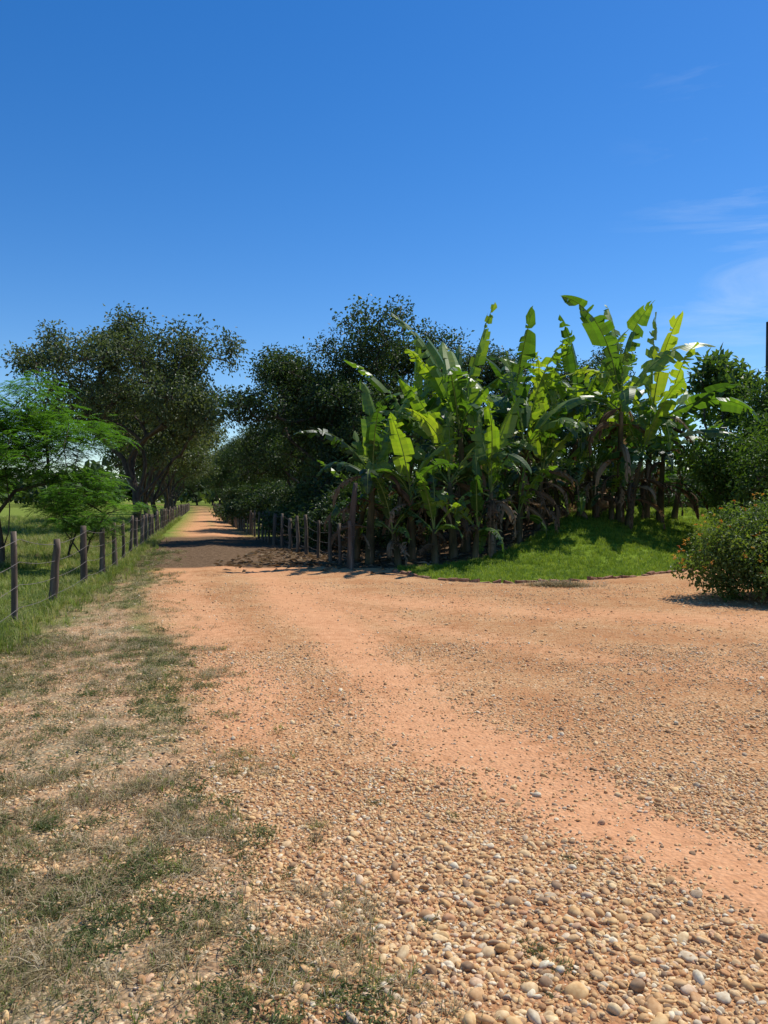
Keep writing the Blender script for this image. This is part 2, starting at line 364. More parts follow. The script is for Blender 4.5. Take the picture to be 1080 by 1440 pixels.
def tuft(seed,nb,h,w,spread,lean=0.5):
    r=np.random.default_rng(seed);V=[];Q=[]
    for i in range(nb):
        a=r.random()*6.28;b=np.array([cos(r.random()*6.28),sin(a),0])*spread*r.random()
        d=np.array([cos(a),sin(a),0.]);s=np.array([-sin(a),cos(a),0.]);hh=h*r.uniform(.5,1.1);le=lean*r.uniform(.2,1.2)
        p0=b;p1=b+d*hh*le*.4+np.array([0,0,hh*.6]);p2=b+d*hh*le*1.1+np.array([0,0,hh*max(.15,(1-0.45*le))])
        if le>1: p1[2]=hh*.35
        o=len(V);V+=[p0-s*w/2,p0+s*w/2,p1+s*w*.4,p1-s*w*.4,p2+s*w*.06,p2-s*w*.06]
        Q+=[[o,o+1,o+2,o+3],[o+3,o+2,o+4,o+5]]
    return make_mesh('tuft',V,Q)
def rosette(seed):
    r=np.random.default_rng(seed);g=Geo();n=40
    a=r.random(n)*6.28;P=np.stack([np.cos(a),np.sin(a),0*a],1)*(r.random(n)[:,None]**.6)*0.06+np.array([0,0,.004])+np.stack([0*a,0*a,r.random(n)*.02],1)
    b=r.random(n)*6.28;D=norm(np.stack([np.cos(b),np.sin(b),r.random(n)*.7],1));Nn=norm(np.stack([r.normal(0,.4,n),r.normal(0,.4,n),np.ones(n)],1))
    leaves(g,P,D,Nn,r.uniform(.01,.025,n),r.uniform(.004,.009,n),0);return g.mesh('rosette')
C_lawn=template_coll('lawn_tufts',[(tuft(i,16,.09,.006,.06,.7),M_grassG) for i in range(5)])
C_field=template_coll('field_tufts',[(tuft(20+i,18,.32,.011,.12,.8),M_grassF) for i in range(5)])
C_dry=template_coll('dry_tufts',[(tuft(40+i,14,.042,.0026,.05,1.9),M_grassD) for i in range(7)]+[(tuft(50+i,10,.035,.0025,.03,.9),M_grassF) for i in range(2)])
C_weed=template_coll('weeds',[(rosette(i),M_weed) for i in range(4)]+[(tuft(70+i,20,.045,.0028,.03,1.0),M_weed) for i in range(3)])
def put(name,xx,yy,s,coll,k):
    n=len(xx);P=np.stack([xx,yy,height(xx,yy)-0.003],1);rt=np.stack([R.normal(0,.12,n),R.normal(0,.12,n),R.random(n)*6.28],1)
    instancer(name,P,rt,np.stack([s,s,s*R.uniform(.7,1.2,n)],1),R.integers(0,k,n),coll)
n=46000;xx=R.uniform(-0.2,14,n);yy=R.uniform(14.4,38,n);z_=zones(xx,yy)
k=(z_[1]>0.6)&(z_[2]<0.5)&(R.random(n)<np.where(yy<24,1,.4));put('lawn_grass',xx[k],yy[k],R.uniform(.8,1.5,k.sum()),C_lawn,5)
n=38000;yy=6+60*R.random(n)**1.7;xx=xfe(yy)+0.2-R.random(n)**1.3*(6+yy*0.6)
k=(fbm(xx,yy,.7,11)>.4);xx=xx[k];yy=yy[k];s=R.uniform(.3,1.0,len(xx))*(0.7+yy/80)
ya=8+24*R.random(2600)**1.3;xa=xfe(ya)+R.normal(-.1,.28,2600);put('field_grass',np.concatenate([xx,xa]),np.concatenate([yy,ya]),np.concatenate([s,R.uniform(.2,.7,2600)]),C_field,5)
for nm,cnt,coll,kk,seed,s0,s1,grn in (('dry_grass',25000,C_dry,9,21,.6,1.5,0),('roadside_weeds',10500,C_weed,7,33,.4,1.2,1)):
    xa=[];ya=[]
    for (y0,y1,f) in ((1.5,4.5,.4),(4.5,9,.3),(9,24,.3)):
        m_=int(cnt*f);yy=np.sqrt(R.random(m_)*(y1*y1-y0*y0)+y0*y0);lo=np.maximum(xfe(yy)-.5,-0.66*yy-.4);xx=lo+(xl(yy)+0.6-lo)*R.random(m_)
        z_=zones(xx,yy);ns=fbm(xx,yy,1.6,seed)*.35+fbm(xx,yy,5,seed+1)*.65
        th=.5 if not grn else .56
        k=(ns+(0.15*z_[6] if grn else .05*z_[6])-.1*(z_[0]>.5)>th)&(R.random(m_)<.8);k|=(R.random(m_)<.06)&(z_[0]<.6)
        xa.append(xx[k]);ya.append(yy[k])
    xa=np.concatenate(xa);ya=np.concatenate(ya);put(nm,xa,ya,R.uniform(s0,s1,len(xa))*(1+ya*.03),coll,kk)
wx=np.array([.62,.85,.15,-.05,.5,-.4,.55,.35,-.3]);wy=np.array([2.6,3.4,2.9,4.1,2.48,3.3,2.75,3.9,2.6])
wx=np.concatenate([wx+R.normal(0,.03,9) for _ in range(8)]);wy=np.concatenate([wy+R.normal(0,.03,9) for _ in range(8)])
put('road_weeds',wx,wy,R.uniform(.35,.7,len(wx)),C_weed,7)
wx=3.3+R.normal(0,.28,160);wy=14.3+R.normal(0,.10,160);put('straw_tuft',wx,wy,R.uniform(2,3.5,160),C_dry,7)

# ------------------------------------------------------------ trees
def make_tree(fork,lobes,ncl,cr,lpc,lsize,seed,tipr=0.014,pinnate=False,nfork=4,asp=.5,flat=.85,sub=6,subr=.5):
    r=np.random.default_rng(seed);g=Geo()
    lobes=np.array(lobes,float)
    if sub:
        nl=[]
        for l in lobes:
            d=norm(r.normal(size=(sub,3)));d[:,2]=np.where(d[:,2]<-.3,-d[:,2]*.6,d[:,2])
            for q in d:
                f=r.uniform(.5,.95);sr=subr*r.uniform(.5,1.15)
                nl.append([l[0]+q[0]*l[3]*f,l[1]+q[1]*l[3]*f,l[2]+q[2]*l[4]*f*1.1,l[3]*sr,min(l[3],l[4]*1.1)*sr])
        sl=np.array(nl)
    else: sl=lobes
    vol=sl[:,3]**2*sl[:,4];pr=vol**.75/np.sum(vol**.75)
    li=r.choice(len(sl),ncl,p=pr);d=norm(r.normal(size=(ncl,3)));rad=r.random(ncl)**(1/2.2)
    C=sl[li,:3]+d*rad[:,None]*np.stack([sl[li,3]]*2+[sl[li,4]],1)
    nodes=[np.array([0,0,-.15])];par=[-1]
    nt_=max(3,int(fork/.4));wob=r.normal(0,.05,(nt_,2)).cumsum(0)
    for i in range(nt_):
        nodes.append(np.array([wob[i,0],wob[i,1],fork*(i+1)/nt_]));par.append(len(nodes)-2)
    arr=np.zeros((60000,3));arr[:len(nodes)]=nodes;cnt=len(nodes);trunk_n=cnt
    targets=[np.array(l[:3])*np.array([.75,.75,.9]) for l in lobes];targets.sort(key=lambda t:np.linalg.norm(t-arr[trunk_n-1]))
    order=np.argsort(np.linalg.norm(C-arr[trunk_n-1],axis=1));alls=targets+[C[i] for i in order]
    for ti,t in enumerate(alls):
        lo=max(1,trunk_n-3);A=arr[lo:cnt];dd=np.linalg.norm(A-t,axis=1)+np.maximum(0,A[:,2]-t[2])*.8
        p=lo+int(np.argmin(dd))
        if ti<nfork: p=trunk_n-1-int(r.integers(0,3))
        a=arr[p];L=np.linalg.norm(t-a);ns=max(1,int(L/.45));prev=p
        side=r.normal(0,.10*L,3);side[2]=abs(side[2])
        for s in range(1,ns+1):
            f=s/ns;q=a+(t-a)*f+side*sin(pi*f)+r.normal(0,.03,3)*(f<1)
            arr[cnt]=q;par.append(prev);prev=cnt;cnt+=1
    par=np.array(par);acc=np.zeros(cnt);ch=np.bincount(par[1:],minlength=cnt)
    e=2.25
    for i in range(cnt-1,0,-1):
        if ch[i]==0: acc[i]=tipr**e
        acc[par[i]]+=acc[i]
    rr=acc**(1/e)
    i=np.arange(1,cnt);p=par[1:]
    rp=np.minimum(rr[p],rr[i]*1.35+.004);rp[0]=rr[1]*1.5
    tubes(g,arr[p],arr[i],rp,rr[i],0,6)
    n=ncl*lpc;cc=np.repeat(C,lpc,0);off=np.clip(r.normal(size=(n,3)),-1.7,1.7)*np.array([1,1,flat])*cr*.5
    P=cc+off
    if not pinnate:
        D=norm(off*0.6+r.normal(size=(n,3))*.6*cr+np.array([0,0,-.15*cr]));Nn=norm(r.normal(size=(n,3))*.7+np.array([0,0,1.]))
        bright=np.repeat(r.random(ncl),lpc)*.5+r.random(n)*.5
        leaves(g,P,D,Nn,lsize*r.uniform(.6,1.25,n),lsize*asp*r.uniform(.8,1.2,n),1,bright)
    else:
        an=np.arctan2(off[:,1],off[:,0])+r.normal(0,.5,n);D=norm(np.stack([np.cos(an),np.sin(an),r.normal(-.05,.25,n)],1))
        Sd=norm(np.cross(D,np.array([0,0,1.]))+r.normal(0,.12,(n,3)));kk=9
        t=(np.arange(kk)+1)/kk;FL=lsize*r.uniform(.6,1.2,n)
        base_=P[:,None]+D[:,None]*(t[None,:,None]*FL[:,None,None])-np.array([0,0,1.])*(t**2)[None,:,None]*FL[:,None,None]*.3
        br=np.repeat(np.repeat(r.random(ncl),lpc)*.5+r.random(n)*.5,kk)
        for sgn in(-1,1):
            dd=norm(Sd[:,None]*sgn+D[:,None]*.35+np.zeros((1,kk,1))+r.normal(0,.1,(n,kk,3))).reshape(-1,3)
            ll=(FL[:,None]*.30*np.sin(pi*(t*.8+.15))[None]).ravel()
            leaves(g,base_.reshape(-1,3),dd,np.broadcast_to(np.array([0.,0,1.]),dd.shape),ll,ll*.36,1,br,0.05)
    return g
def place(name,me,loc,rz=0,s=1,mats=None):
    o=add_obj(name,me,mats,(loc[0],loc[1],float(height(loc[0],loc[1]))));o.rotation_euler=(0,0,rz)
    o.scale=(s,s,s) if not isinstance(s,tuple) else s;return o
lob=[(0.2,0,9.1,2.8,2.3),(-3.2,.5,8.4,2.3,2.0),(-5.2,-.5,8.2,1.3,1.0),(2.6,0,8.0,2.1,1.9),(4.6,.5,9.0,1.2,.9),(-1.8,-1.2,6.3,2.3,1.7),(1.8,1,6.0,2.3,1.7),
     (4.2,-.5,5.6,1.7,1.6),(-4.2,1,6.1,1.8,1.5),(0,2.8,8.0,2.5,2),(0,-2.8,7.6,2.4,1.9),(-2.5,2.8,6.8,2.1,1.8),(2.5,-2.4,5.8,2.1,1.7)]
mL=make_tree(2.0,lob,520,.66,54,.21,3,tipr=.022,nfork=5).mesh('broadleaf_tree')
ML=[M_bark,M_leafL]
place('broadleaf_tree',mL,(-12.9,40),0,1.02,ML)
lob2=[(0,0,8.0,3.0,2.3),(-2.6,1,6.8,2.2,1.9),(2.7,-.5,6.6,2.3,2.0),(.5,2.8,6.5,2.3,1.9),(0,-2.8,6,2.3,1.9),(-1.5,-1.5,4.4,2.0,1.6),(2.4,1,4.2,2.0,1.6),(0,0,5,2.5,1.8)]
mL2=make_tree(1.8,lob2,460,.72,48,.24,5,tipr=.02).mesh('broadleaf_tree')
for (a,b,rz,s) in ((-15.6,51,1.,1.05),(-17.9,60,2.3,1.05),(-20.6,72,4,1.08),(-24.6,88,.4,1.15),(-28.8,104,3,1.15),(-35,128,5,1.2),(-41,150,1.7,1.2),(-48,172,2.7,1.3)):
    place('broadleaf_tree',mL2,(a,b),rz,s,ML)
lobc=[(0,0,7.5,2.7,2.0),(2.3,.5,6.2,2.0,1.7),(-2.4,.2,6.0,2.0,1.7),(0,-2.3,5.2,2.3,1.7),(0,2.5,5.6,2.3,1.8),(-2.8,-1,4.0,2.0,1.6),(2.8,-1,4.,2.0,1.6),(0,-2.6,3.2,2.4,1.5),(-2.2,-2.2,2.4,1.8,1.4)]
mC=make_tree(1.5,lobc,600,.6,58,.18,9,tipr=.017).mesh('shade_tree');MC=[M_bark,M_leafC]
for a in ((.3,32,.0,.94),(-2.6,30.5,2.1,.82),(-3.8,42,4.2,.9),(-6.6,58,1.2,.95),(4.5,31,3.3,.72),(-12.5,84,5.2,1.),(8.2,31,1.0,.66),(-17.5,104,2.2,1.1),(-24.5,125,4,1.1),(-31.5,150,1,1.2),(-38,178,3,1.3),(-48,215,1.5,1.5),(-54,222,4.5,1.5),(-44,210,2.5,1.4)):
    place('shade_tree',mC,a[:2],a[2],a[3],MC)
lobs=[(0,0,.9,1.2,.7),(1.0,.2,.7,.9,.6),(-1,0,.8,1.0,.6),(0,-.6,.5,1.1,.5),(.3,.5,1.4,.7,.5)]
ms_=make_tree(.2,lobs,170,.33,48,.13,44,tipr=.007,sub=4).mesh('undergrowth_shrub')
for (a,b,rz,s) in ((-1.3,25.2,0,1),(-2.4,28.5,1,1.2),(-3.6,32.5,2,1.1),(-4.9,36.5,3,1.2),(-6.3,41,4,1.2),(-8.0,47,1,1.3),(-10.2,55,2,1.3),(-0.3,22.9,3,.8),(.3,25,5,1.3),(2.2,25,0,1.4),(4.2,26,2,1.4),(6,27.5,1,1.2),
    (-.6,28,2,1.5)):
    place('undergrowth_shrub',ms_,(a,b),rz,s,MC)
lobo=[(0,0,2.5,1.9,1.1),(1.4,.3,2.1,1.4,1.0),(-1.2,.2,1.9,1.2,.9),(0,-1.1,1.7,1.5,1.0),(0,1.2,2,1.4,1.0),(-.9,-1,1.3,.9,.7)]
mo=make_tree(.8,lobo,330,.36,70,.13,12,tipr=.01,sub=5,subr=.55).mesh('orchard_tree')
M_orch=leafmat('leaf_orchard',[(0.03,0.06,0.012),(0.065,0.115,0.02),(0.13,0.19,0.04)],.25,.55,spec=.3)
for a in ((10.5,20.8,0,1),(13.3,22,1.7,1.2),(15.2,28,4,1.3),(18.5,29,3.,1.4)): place('orchard_tree',mo,a[:2],a[2],a[3],[M_bark,M_orch])
lobp=[(0,0,5.7,.9,.6),(.9,0,5.2,.6,.4),(-.8,.1,5.1,.6,.4),(.2,-.8,4.9,.6,.4)]
mp_=make_tree(3.4,lobp,56,.4,18,.36,15,tipr=.016,asp=.5,sub=0).mesh('papaya_tree')
place('papaya_tree',mp_,(13.1,30),0,.97,[M_bark,M_leafB]);place('papaya_tree',mp_,(14.9,34),2,.9,[M_bark,M_leafB])
lobf=[(0,0,3.5,1.5,.6),(1.3,.2,3.0,1.3,.5),(-1.4,0,3.1,1.3,.6),(.6,-1.1,2.7,1.3,.4),(0,1.2,3,1.3,.5),(1.5,-.3,2.1,1.1,.35),(-.6,-.6,1.9,1.2,.4),(.4,.3,4.1,.8,.35),(.3,-.3,2.5,1.3,.4)]
mf=make_tree(1.2,lobf,290,.42,17,.34,21,tipr=.007,pinnate=True,flat=.4,sub=0).mesh('feathery_tree')
place('feathery_tree',mf,(-8.5,17),0,1.0,[M_bark,M_leafF])
place('feathery_tree',mf,(-12.6,22),2,1.1,[M_bark,M_leafF])
lobg=[(0,0,1.75,.7,.3),(.55,.1,1.45,.6,.25),(-.6,0,1.5,.6,.25),(0,-.4,1.2,.6,.2),(.1,.1,2.0,.35,.15),(.2,-.1,.9,.5,.2)]
mg=make_tree(.7,lobg,110,.28,12,.26,23,tipr=.005,pinnate=True,flat=.4,sub=0).mesh('feathery_sapling')
place('feathery_sapling',mg,(-6.35,16.3),0,1.0,[M_bark,M_leafF])
place('feathery_sapling',mg,(-8.2,20),2,.9,[M_bark,M_leafF])
# lantana bush
lobb=[(0,0,.75,.95,.65),(.8,.3,.8,.8,.65),(-.6,-.1,.5,.65,.45),(.2,-.6,.5,.8,.45),(1.3,-.2,.7,.9,.7),(.5,.5,1.0,.6,.5)]
gb=make_tree(.15,lobb,620,.17,62,.062,31,tipr=.003,asp=.62,flat=.9,sub=0)
r=np.random.default_rng(4);nf_=190;lb=np.array(lobb);li=r.integers(0,len(lb),nf_);d=norm(r.normal(size=(nf_,3)));d[:,2]=np.abs(d[:,2])*1.0-.15;d=norm(d)
Cf=lb[li,:3]+d*(np.stack([lb[li,3]]*2+[lb[li,4]],1)+.10)
P=np.repeat(Cf,9,0)+r.normal(0,.012,(nf_*9,3));n=len(P);an=r.random(n)*6.28;D=norm(np.stack([np.cos(an),np.sin(an),.4+0*an],1));Nn=norm(r.normal(size=(n,3))*.2+np.array([0,0,1.]))
leaves(gb,P,D,Nn,.022,.018,2,np.repeat(r.random(nf_),9))
M_flow=leafmat('flower',[(0.7,0.14,0.02),(0.8,0.32,0.02),(0.75,0.48,0.05)],.3,.6,tcol=(1,1,1))
M_lant=leafmat('leaf_lantana',[(0.05,0.085,0.018),(0.1,0.145,0.03),(0.18,0.22,0.055)],.3,.55)
mb=gb.mesh('flowering_bush');place('flowering_bush',mb,(6.3,12.6),0,1.14,[M_bark,M_lant,M_flow]);place('flowering_bush',mb,(8.6,13.6),1.3,1.05,[M_bark,M_lant,M_flow])

# ------------------------------------------------------------ bananas
def ban_leaf(g,r,base,az,e0,Lf,W,droop,dry=False,bright=.5,m=2):
    K=38 if not dry else 18;pet=.14;t=np.linspace(0,1,K+1)
    e=np.maximum(e0-droop*t**1.5,-1.5);seg=Lf/K;az_=az+r.normal(0,.2)*t
    T=np.stack([np.cos(az_)*np.cos(e),np.sin(az_)*np.cos(e),np.sin(e)],1)
    P=base+np.concatenate([[np.zeros(3)],np.cumsum(T[:-1]*seg,0)])
    roll=r.normal(0,.4);H=np.stack([-np.sin(az_),np.cos(az_),0*az_],1);U=np.cross(T,H);U=np.where(U[:,2:3]<0,-U,U) if not dry else U
    S=H*cos(roll)+U*sin(roll);U=np.cross(T,S);U=U*np.sign(U[:,2].mean()+1e-6)
    rib=np.interp(t,[0,.15,1],[.03,.018,.004]);polytube(g,P,rib,3 if not dry else m,5,.5,False)
    w=W*.5*np.clip(np.sin(pi*np.clip((t-pet)/(1-pet),0,1)**.75),0,1)**.55;w[t<pet]=0
    tat=r.random()
    for sd in(-1,1):
        i=int(K*pet)
        while i<K:
            gl=int(r.choice([1,1,2,2,3])) if not dry else 1
            if r.random()<.28*(1-tat): gl=8
            j=min(K,i+gl);phi=r.normal(.3+.45*tat,.25+.35*tat) if not dry else r.normal(.9,.4);shf=r.normal(0,.15+.4*tat);wl=r.uniform(.65,1.05)
            for k in range(i,j):
                k1=k+1;g0=.0 if k>i else .25;g1=.0 if k1<j else .25
                pts=[]
                for (q,wt,gg) in ((k,w[k]*wl,g0),(k1,w[k1]*wl,-g1)):
                    gv=T[q]*seg
                    a=P[q];dirA=S[q]*sd*cos(phi-.45)-U[q]*sin(phi-.45);dirB=S[q]*sd*cos(phi+.35)-U[q]*sin(phi+.35)
                    b=a+dirA*wt*.5+gv*(shf+.3*gg);c=b+dirB*wt*.52+gv*(shf*2+.8+gg);pts+= [a,b,c]
                br=np.clip(bright+r.normal(0,.06),0,1)
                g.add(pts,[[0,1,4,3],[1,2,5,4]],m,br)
            i=j
def banana(seed,hs,nl=9,Lf=2.3,ndry=7):
    r=np.random.default_rng(seed);g=Geo()
    lean=r.normal(0,.10,2);t=np.linspace(0,1,8)
    P=np.stack([lean[0]*hs*t**1.5,lean[1]*hs*t**1.5,hs*t-.1],1);k_=.6+.4*min(1,hs/2.5);polytube(g,P,np.interp(t,[0,.3,1],[.14,.11,.06])*k_,0,10)
    top=P[-1];az=r.random()*6.28
    for i in range(nl):
        f=i/(nl-1);az+=2.4+r.normal(0,.35)
        e0=1.45-f*1.0+r.normal(0,.16);L_=Lf*(.74+.4*sin(pi*min(1,f+.25)))*r.uniform(.88,1.12)
        dr=.5+1.7*f+r.normal(0,.3)+(0.4 if f>.7 else 0)
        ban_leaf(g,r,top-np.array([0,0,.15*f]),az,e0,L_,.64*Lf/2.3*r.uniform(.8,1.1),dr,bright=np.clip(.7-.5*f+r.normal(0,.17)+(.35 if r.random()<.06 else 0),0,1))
    for i in range(ndry):
        az=r.random()*6.28;q=P[int(r.integers(3,8))]
        ban_leaf(g,r,q,az,r.uniform(-.3,.5),r.uniform(.6,1.0)*min(2.0,hs*.7+.3),.32,r.uniform(1.7,2.4),True,r.random(),4)
    return g.mesh('banana_plant')
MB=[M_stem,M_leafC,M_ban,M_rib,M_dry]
# px,py = bearing/elevation of the crown centre used only to derive metric X and height at depth Y
pl=[(520,665,19,2.2),(556,612,21.5,2.5),(606,640,20.4,2.4),(655,598,20,2.9),(700,600,21.3,2.8),(638,672,18.8,2.2),(728,628,20.2,2.8),(755,662,21.5,2.3),
    (580,690,18.8,1.9),(692,684,18.8,2.2),(768,612,23.5,2.7),(830,592,23.2,2.8),(872,572,22,3.1),(908,596,23.2,3.0),(884,640,21.6,2.5),(928,632,23,2.7),(838,650,22,2.3),(785,668,22.5,2.2),(615,592,22.5,2.6),
    (560,738,18.6,1.4),(612,738,18.2,1.4),(668,735,18.4,1.6),(730,716,20,1.7),(860,692,22,1.5),(815,690,22,1.6),(500,705,19.8,1.7),(670,660,22.5,2.3),(948,665,23.6,1.9)]
for i,(px,py,yy,Lf) in enumerate(pl):
    xx=(px-540)/1080*yy;zt=1.6+(703-py)/1080*yy;h0=float(height(xx,yy));hs=max(.45,zt-h0)
    mb=banana(200+i,hs,int(R.integers(8,10)) if hs>1.3 else 6,Lf*1.04,int(R.integers(7,12)) if hs>1.5 else 2)
    place('banana_plant',mb,(xx,yy),0,1,MB)
g=Geo();n=3000;xx=R.uniform(-4,9,n);yy=R.uniform(16.5,25,n);z_=zones(xx,yy);k=(z_[2]>.4)|((R.random(n)<.15)&(xx<1));xx=xx[k];yy=yy[k];n=len(xx)
a=R.random(n)*6.28;leaves(g,np.stack([xx,yy,height(xx,yy)+.02],1),norm(np.stack([np.cos(a),np.sin(a),R.normal(0,.15,n)],1)),norm(R.normal(0,.3,(n,3))+np.array([0,0,1.])),R.uniform(.08,.35,n),R.uniform(.03,.12,n),0)
add_obj('leaf_litter',g.mesh('leaf_litter'),[M_dry])
g=Geo();n=110;yy=R.uniform(2.2,8,n);xx=xl(yy)-R.random(n)*np.minimum(2.5,.3+yy*.4);a=R.random(n)*6.28
leaves(g,np.stack([xx,yy,height(xx,yy)+.012],1),norm(np.stack([np.cos(a),np.sin(a),R.normal(0,.15,n)],1)),norm(R.normal(0,.35,(n,3))+np.array([0,0,1.])),R.uniform(.02,.06,n),R.uniform(.012,.03,n),0)
add_obj('fallen_leaves',g.mesh('fallen_leaves'),[M_dry])

# ------------------------------------------------------------ fences
def fence(name,pts,spacing,hgt=1.12,wires=4,seed=0,rad=.065,jit=.12):
    r=np.random.default_rng(seed);g=Geo();pts=np.array(pts,float);seg=np.linalg.norm(np.diff(pts,axis=0),axis=1);cum=np.concatenate([[0],np.cumsum(seg)])
    s=np.arange(0,cum[-1],spacing);s=s+np.where(s>3,r.normal(0,jit,len(s)),0);px=np.interp(s,cum,pts[:,0]);py=np.interp(s,cum,pts[:,1]);tops=[]
    for a,b in zip(px,py):
        z0=float(height(a,b));hh=hgt*r.uniform(.9,1.07);ln=r.normal(0,.035,2);rd=rad*r.uniform(.7,1.25)
        t=np.array([-.2,0,.3,.6,.85,1.]);P=np.stack([a+ln[0]*t+r.normal(0,.007,6),b+ln[1]*t,z0+hh*t],1)
        polytube(g,P,rd*np.array([1.05,1.05,1,.95,.93,.8])*r.uniform(.93,1.07,6),0,8);tops.append((a,b,z0,hh))
    for w in range(wires):
        f=.92-.24*w
        for p,q in zip(tops[:-1],tops[1:]):
            A=np.array([p[0],p[1],p[2]+p[3]*f]);B=np.array([q[0],q[1],q[2]+q[3]*f]);u=np.linspace(0,1,5)[:,None]
            C=A+(B-A)*u-np.array([0,0,1.])*.03*np.sin(pi*u);C=C+norm(np.cross(B-A,[0,0,1.]))*rad
            polytube(g,C,.0035,1,4,.5,False)
            m_=int(np.linalg.norm(B-A)/.22)
            if p[1]<16:
                for kk in range(m_):
                    c=A+(B-A)*(kk+.5)/m_-np.array([0,0,1.])*.03*sin(pi*(kk+.5)/m_)+norm(np.cross(B-A,[0,0,1.]))*rad;v=r.normal(0,.014,3);tubes(g,c-v,c+v,.002,.001,1,3)
    return add_obj(name,g.mesh(name),[M_post,M_wire])
yy=np.concatenate([[5.63,7.66,9.7],np.arange(11.7,120,2.1)]);fence('barbed_wire_fence',[(float(xfe(v)),v) for v in yy],2.06,seed=2,rad=.056,jit=.1)
fence('barbed_wire_fence',[(-.75,17.6),(-1.4,20),(-4.0,27.5),(-6.9,38),(-11.6,56),(-26,117)],1.25,seed=5,wires=4,rad=.055)
fence('barbed_wire_fence',[(3.5,25.2),(6.3,25.5),(11,26),(16,26.5),(30,28)],2.9,seed=8,hgt=1.1,wires=3,rad=.06)
g=Geo();t=np.linspace(0,1,7);polytube(g,np.stack([.0+.12*t**2,0*t,2.1*t-.1],1),np.array([.11,.09,.08,.075,.07,.065,.05]),0,9);o=add_obj('corner_post',g.mesh('corner_post'),[M_bark],(-.78,17.9,0))

g=Geo()
M_brick=noisemat('old_brick',[(0.3,(0.16,0.08,0.045)),(0.6,(0.34,0.18,0.11)),(0.8,(0.45,0.33,0.24))],9,bump=.6)
tx=np.linspace(.2,9.5,400);ty=yf(tx)
ty=np.convolve(np.pad(ty,15,'edge'),np.ones(31)/31,'valid');cum=np.concatenate([[0],np.cumsum(np.hypot(np.diff(tx),np.diff(ty)))])
for s in np.arange(0,cum[-1],.235):
    a=np.interp(s,cum,tx);b=np.interp(s,cum,ty);a2=np.interp(s+.05,cum,tx);b2=np.interp(s+.05,cum,ty)
    if R.random()<.1: continue
    u=norm(np.array([a2-a,b2-b,0])+R.normal(0,.006,3));v=np.array([-u[1],u[0],0]);c=np.array([a,b,float(height(a,b))])+v*R.normal(.02,.02)
    hx,hy,hz=.1*R.uniform(.8,1.05),.05,R.uniform(.02,.065);V=[]
    for zz,f in((-.06,1),(hz*.75,1),(hz,.8)):
        for sx,sy in((-1,-1),(1,-1),(1,1),(-1,1)): V.append(c+u*hx*sx*(f*.1+.9)+v*hy*sy*f+np.array([0,0,zz])+R.normal(0,.004,3))
    Q=[[8,9,10,11]]
    for k in(0,4):
        for i in range(4): Q.append([k+i,k+(i+1)%4,k+4+(i+1)%4,k+4+i])
    g.add(V,Q,0)
add_obj('brick_edging',g.mesh('brick_edging'),[M_brick])

g=Geo();nu,nv=22,9;V=[];Q=[]
for j in range(nv):
    for i in range(nu):
        a=i/nu*2*pi;f=j/(nv-1);rr_=.75*cos(f*pi/2)**.8*(1+.25*(fbm(cos(a)*2+5,sin(a)*2+f*3,1.5,3)-.5)*2)
        V.append([rr_*cos(a)*1.15,rr_*sin(a),.75*sin(f*pi/2)*(1+.2*(fbm(cos(a)*3,sin(a)*3+f,2,6)-.5)*2)-.05])
for j in range(nv-1):
    for i in range(nu): Q.append([j*nu+i,j*nu+(i+1)%nu,(j+1)*nu+(i+1)%nu,(j+1)*nu+i])
g.add(V,Q,0,.5,True);M_dirt=noisemat('dirt',[(0.3,(0.2,0.12,0.07)),(0.7,(0.42,0.28,0.18))],6,bump=.8)
place('dirt_mound',g.mesh('dirt_mound'),(6.9,24.4),0,.75,[M_dirt])

# ------------------------------------------------------------ house and pole
def box(g,c,s,m=0):
    c=np.array(c,float);h=np.array(s)/2;V=[c+h*np.array(k) for k in((-1,-1,-1),(1,-1,-1),(1,1,-1),(-1,1,-1),(-1,-1,1),(1,-1,1),(1,1,1),(-1,1,1))]
    g.add(V,[[0,3,2,1],[4,5,6,7],[0,1,5,4],[1,2,6,5],[2,3,7,6],[3,0,4,7]],m)
M_white=noisemat('white_plaster',[(0.3,(0.66,0.65,0.62)),(0.7,(0.8,0.79,0.76))],1.5,bump=.05)
M_tile=noisemat('roof_tile',[(0.3,(0.12,0.09,0.07)),(0.7,(0.25,0.19,0.15))],7)
M_dark=noisemat('window_glass',[(0.3,(0.02,0.025,0.03)),(0.7,(0.05,0.055,0.06))],2,rough=.15,bump=0)
hp=bpy.data.objects.new('white_house',None);scene.collection.objects.link(hp);hp.location=(27.5,72,-.2)
def part(n_,mk,mat):
    g=Geo();mk(g);o=add_obj(n_,g.mesh(n_),[mat]);o.parent=hp
part('walls',lambda g:box(g,(0,0,1.3),(9,6,2.6)),M_white)
def rf(g):
    V=[(-5,-3.6,2.602),(5,-3.6,2.602),(5,3.6,2.602),(-5,3.6,2.602),(-5,0,3.4),(5,0,3.4)]
    g.add(V,[[0,1,5,4],[2,3,4,5],[0,4,4,3],[1,2,5,5],[0,3,2,1]],0)
part('roof',rf,M_tile)
part('windows',lambda g:[box(g,(a,-3.0,1.5),(1.1,.06,1.0)) for a in(-3,1,3)],M_dark)
part('door',lambda g:box(g,(-1,-3.0,1.02),(.9,.08,2.03)),M_post)
for (a,b,rz,s) in ((20,50,0,1.7),(17,46,2,1.5),(26,58,1,2.2),(22.2,56,3,1.8),(14.5,44,1,1.6),(12,44,3,1.7)): place('undergrowth_shrub',ms_,(a,b),rz,s,[M_bark,M_leafC])
g=Geo();polytube(g,[(0,0,-.2),(0,0,4),(0,0,8.4)],[.13,.11,.09],0,12)
for a in(6.9,7.4,7.9): polytube(g,[(.1,-.1,a),(.22,-.16,a+.02),(.26,-.18,a+.12)],[.03,.05,.03],0,8)
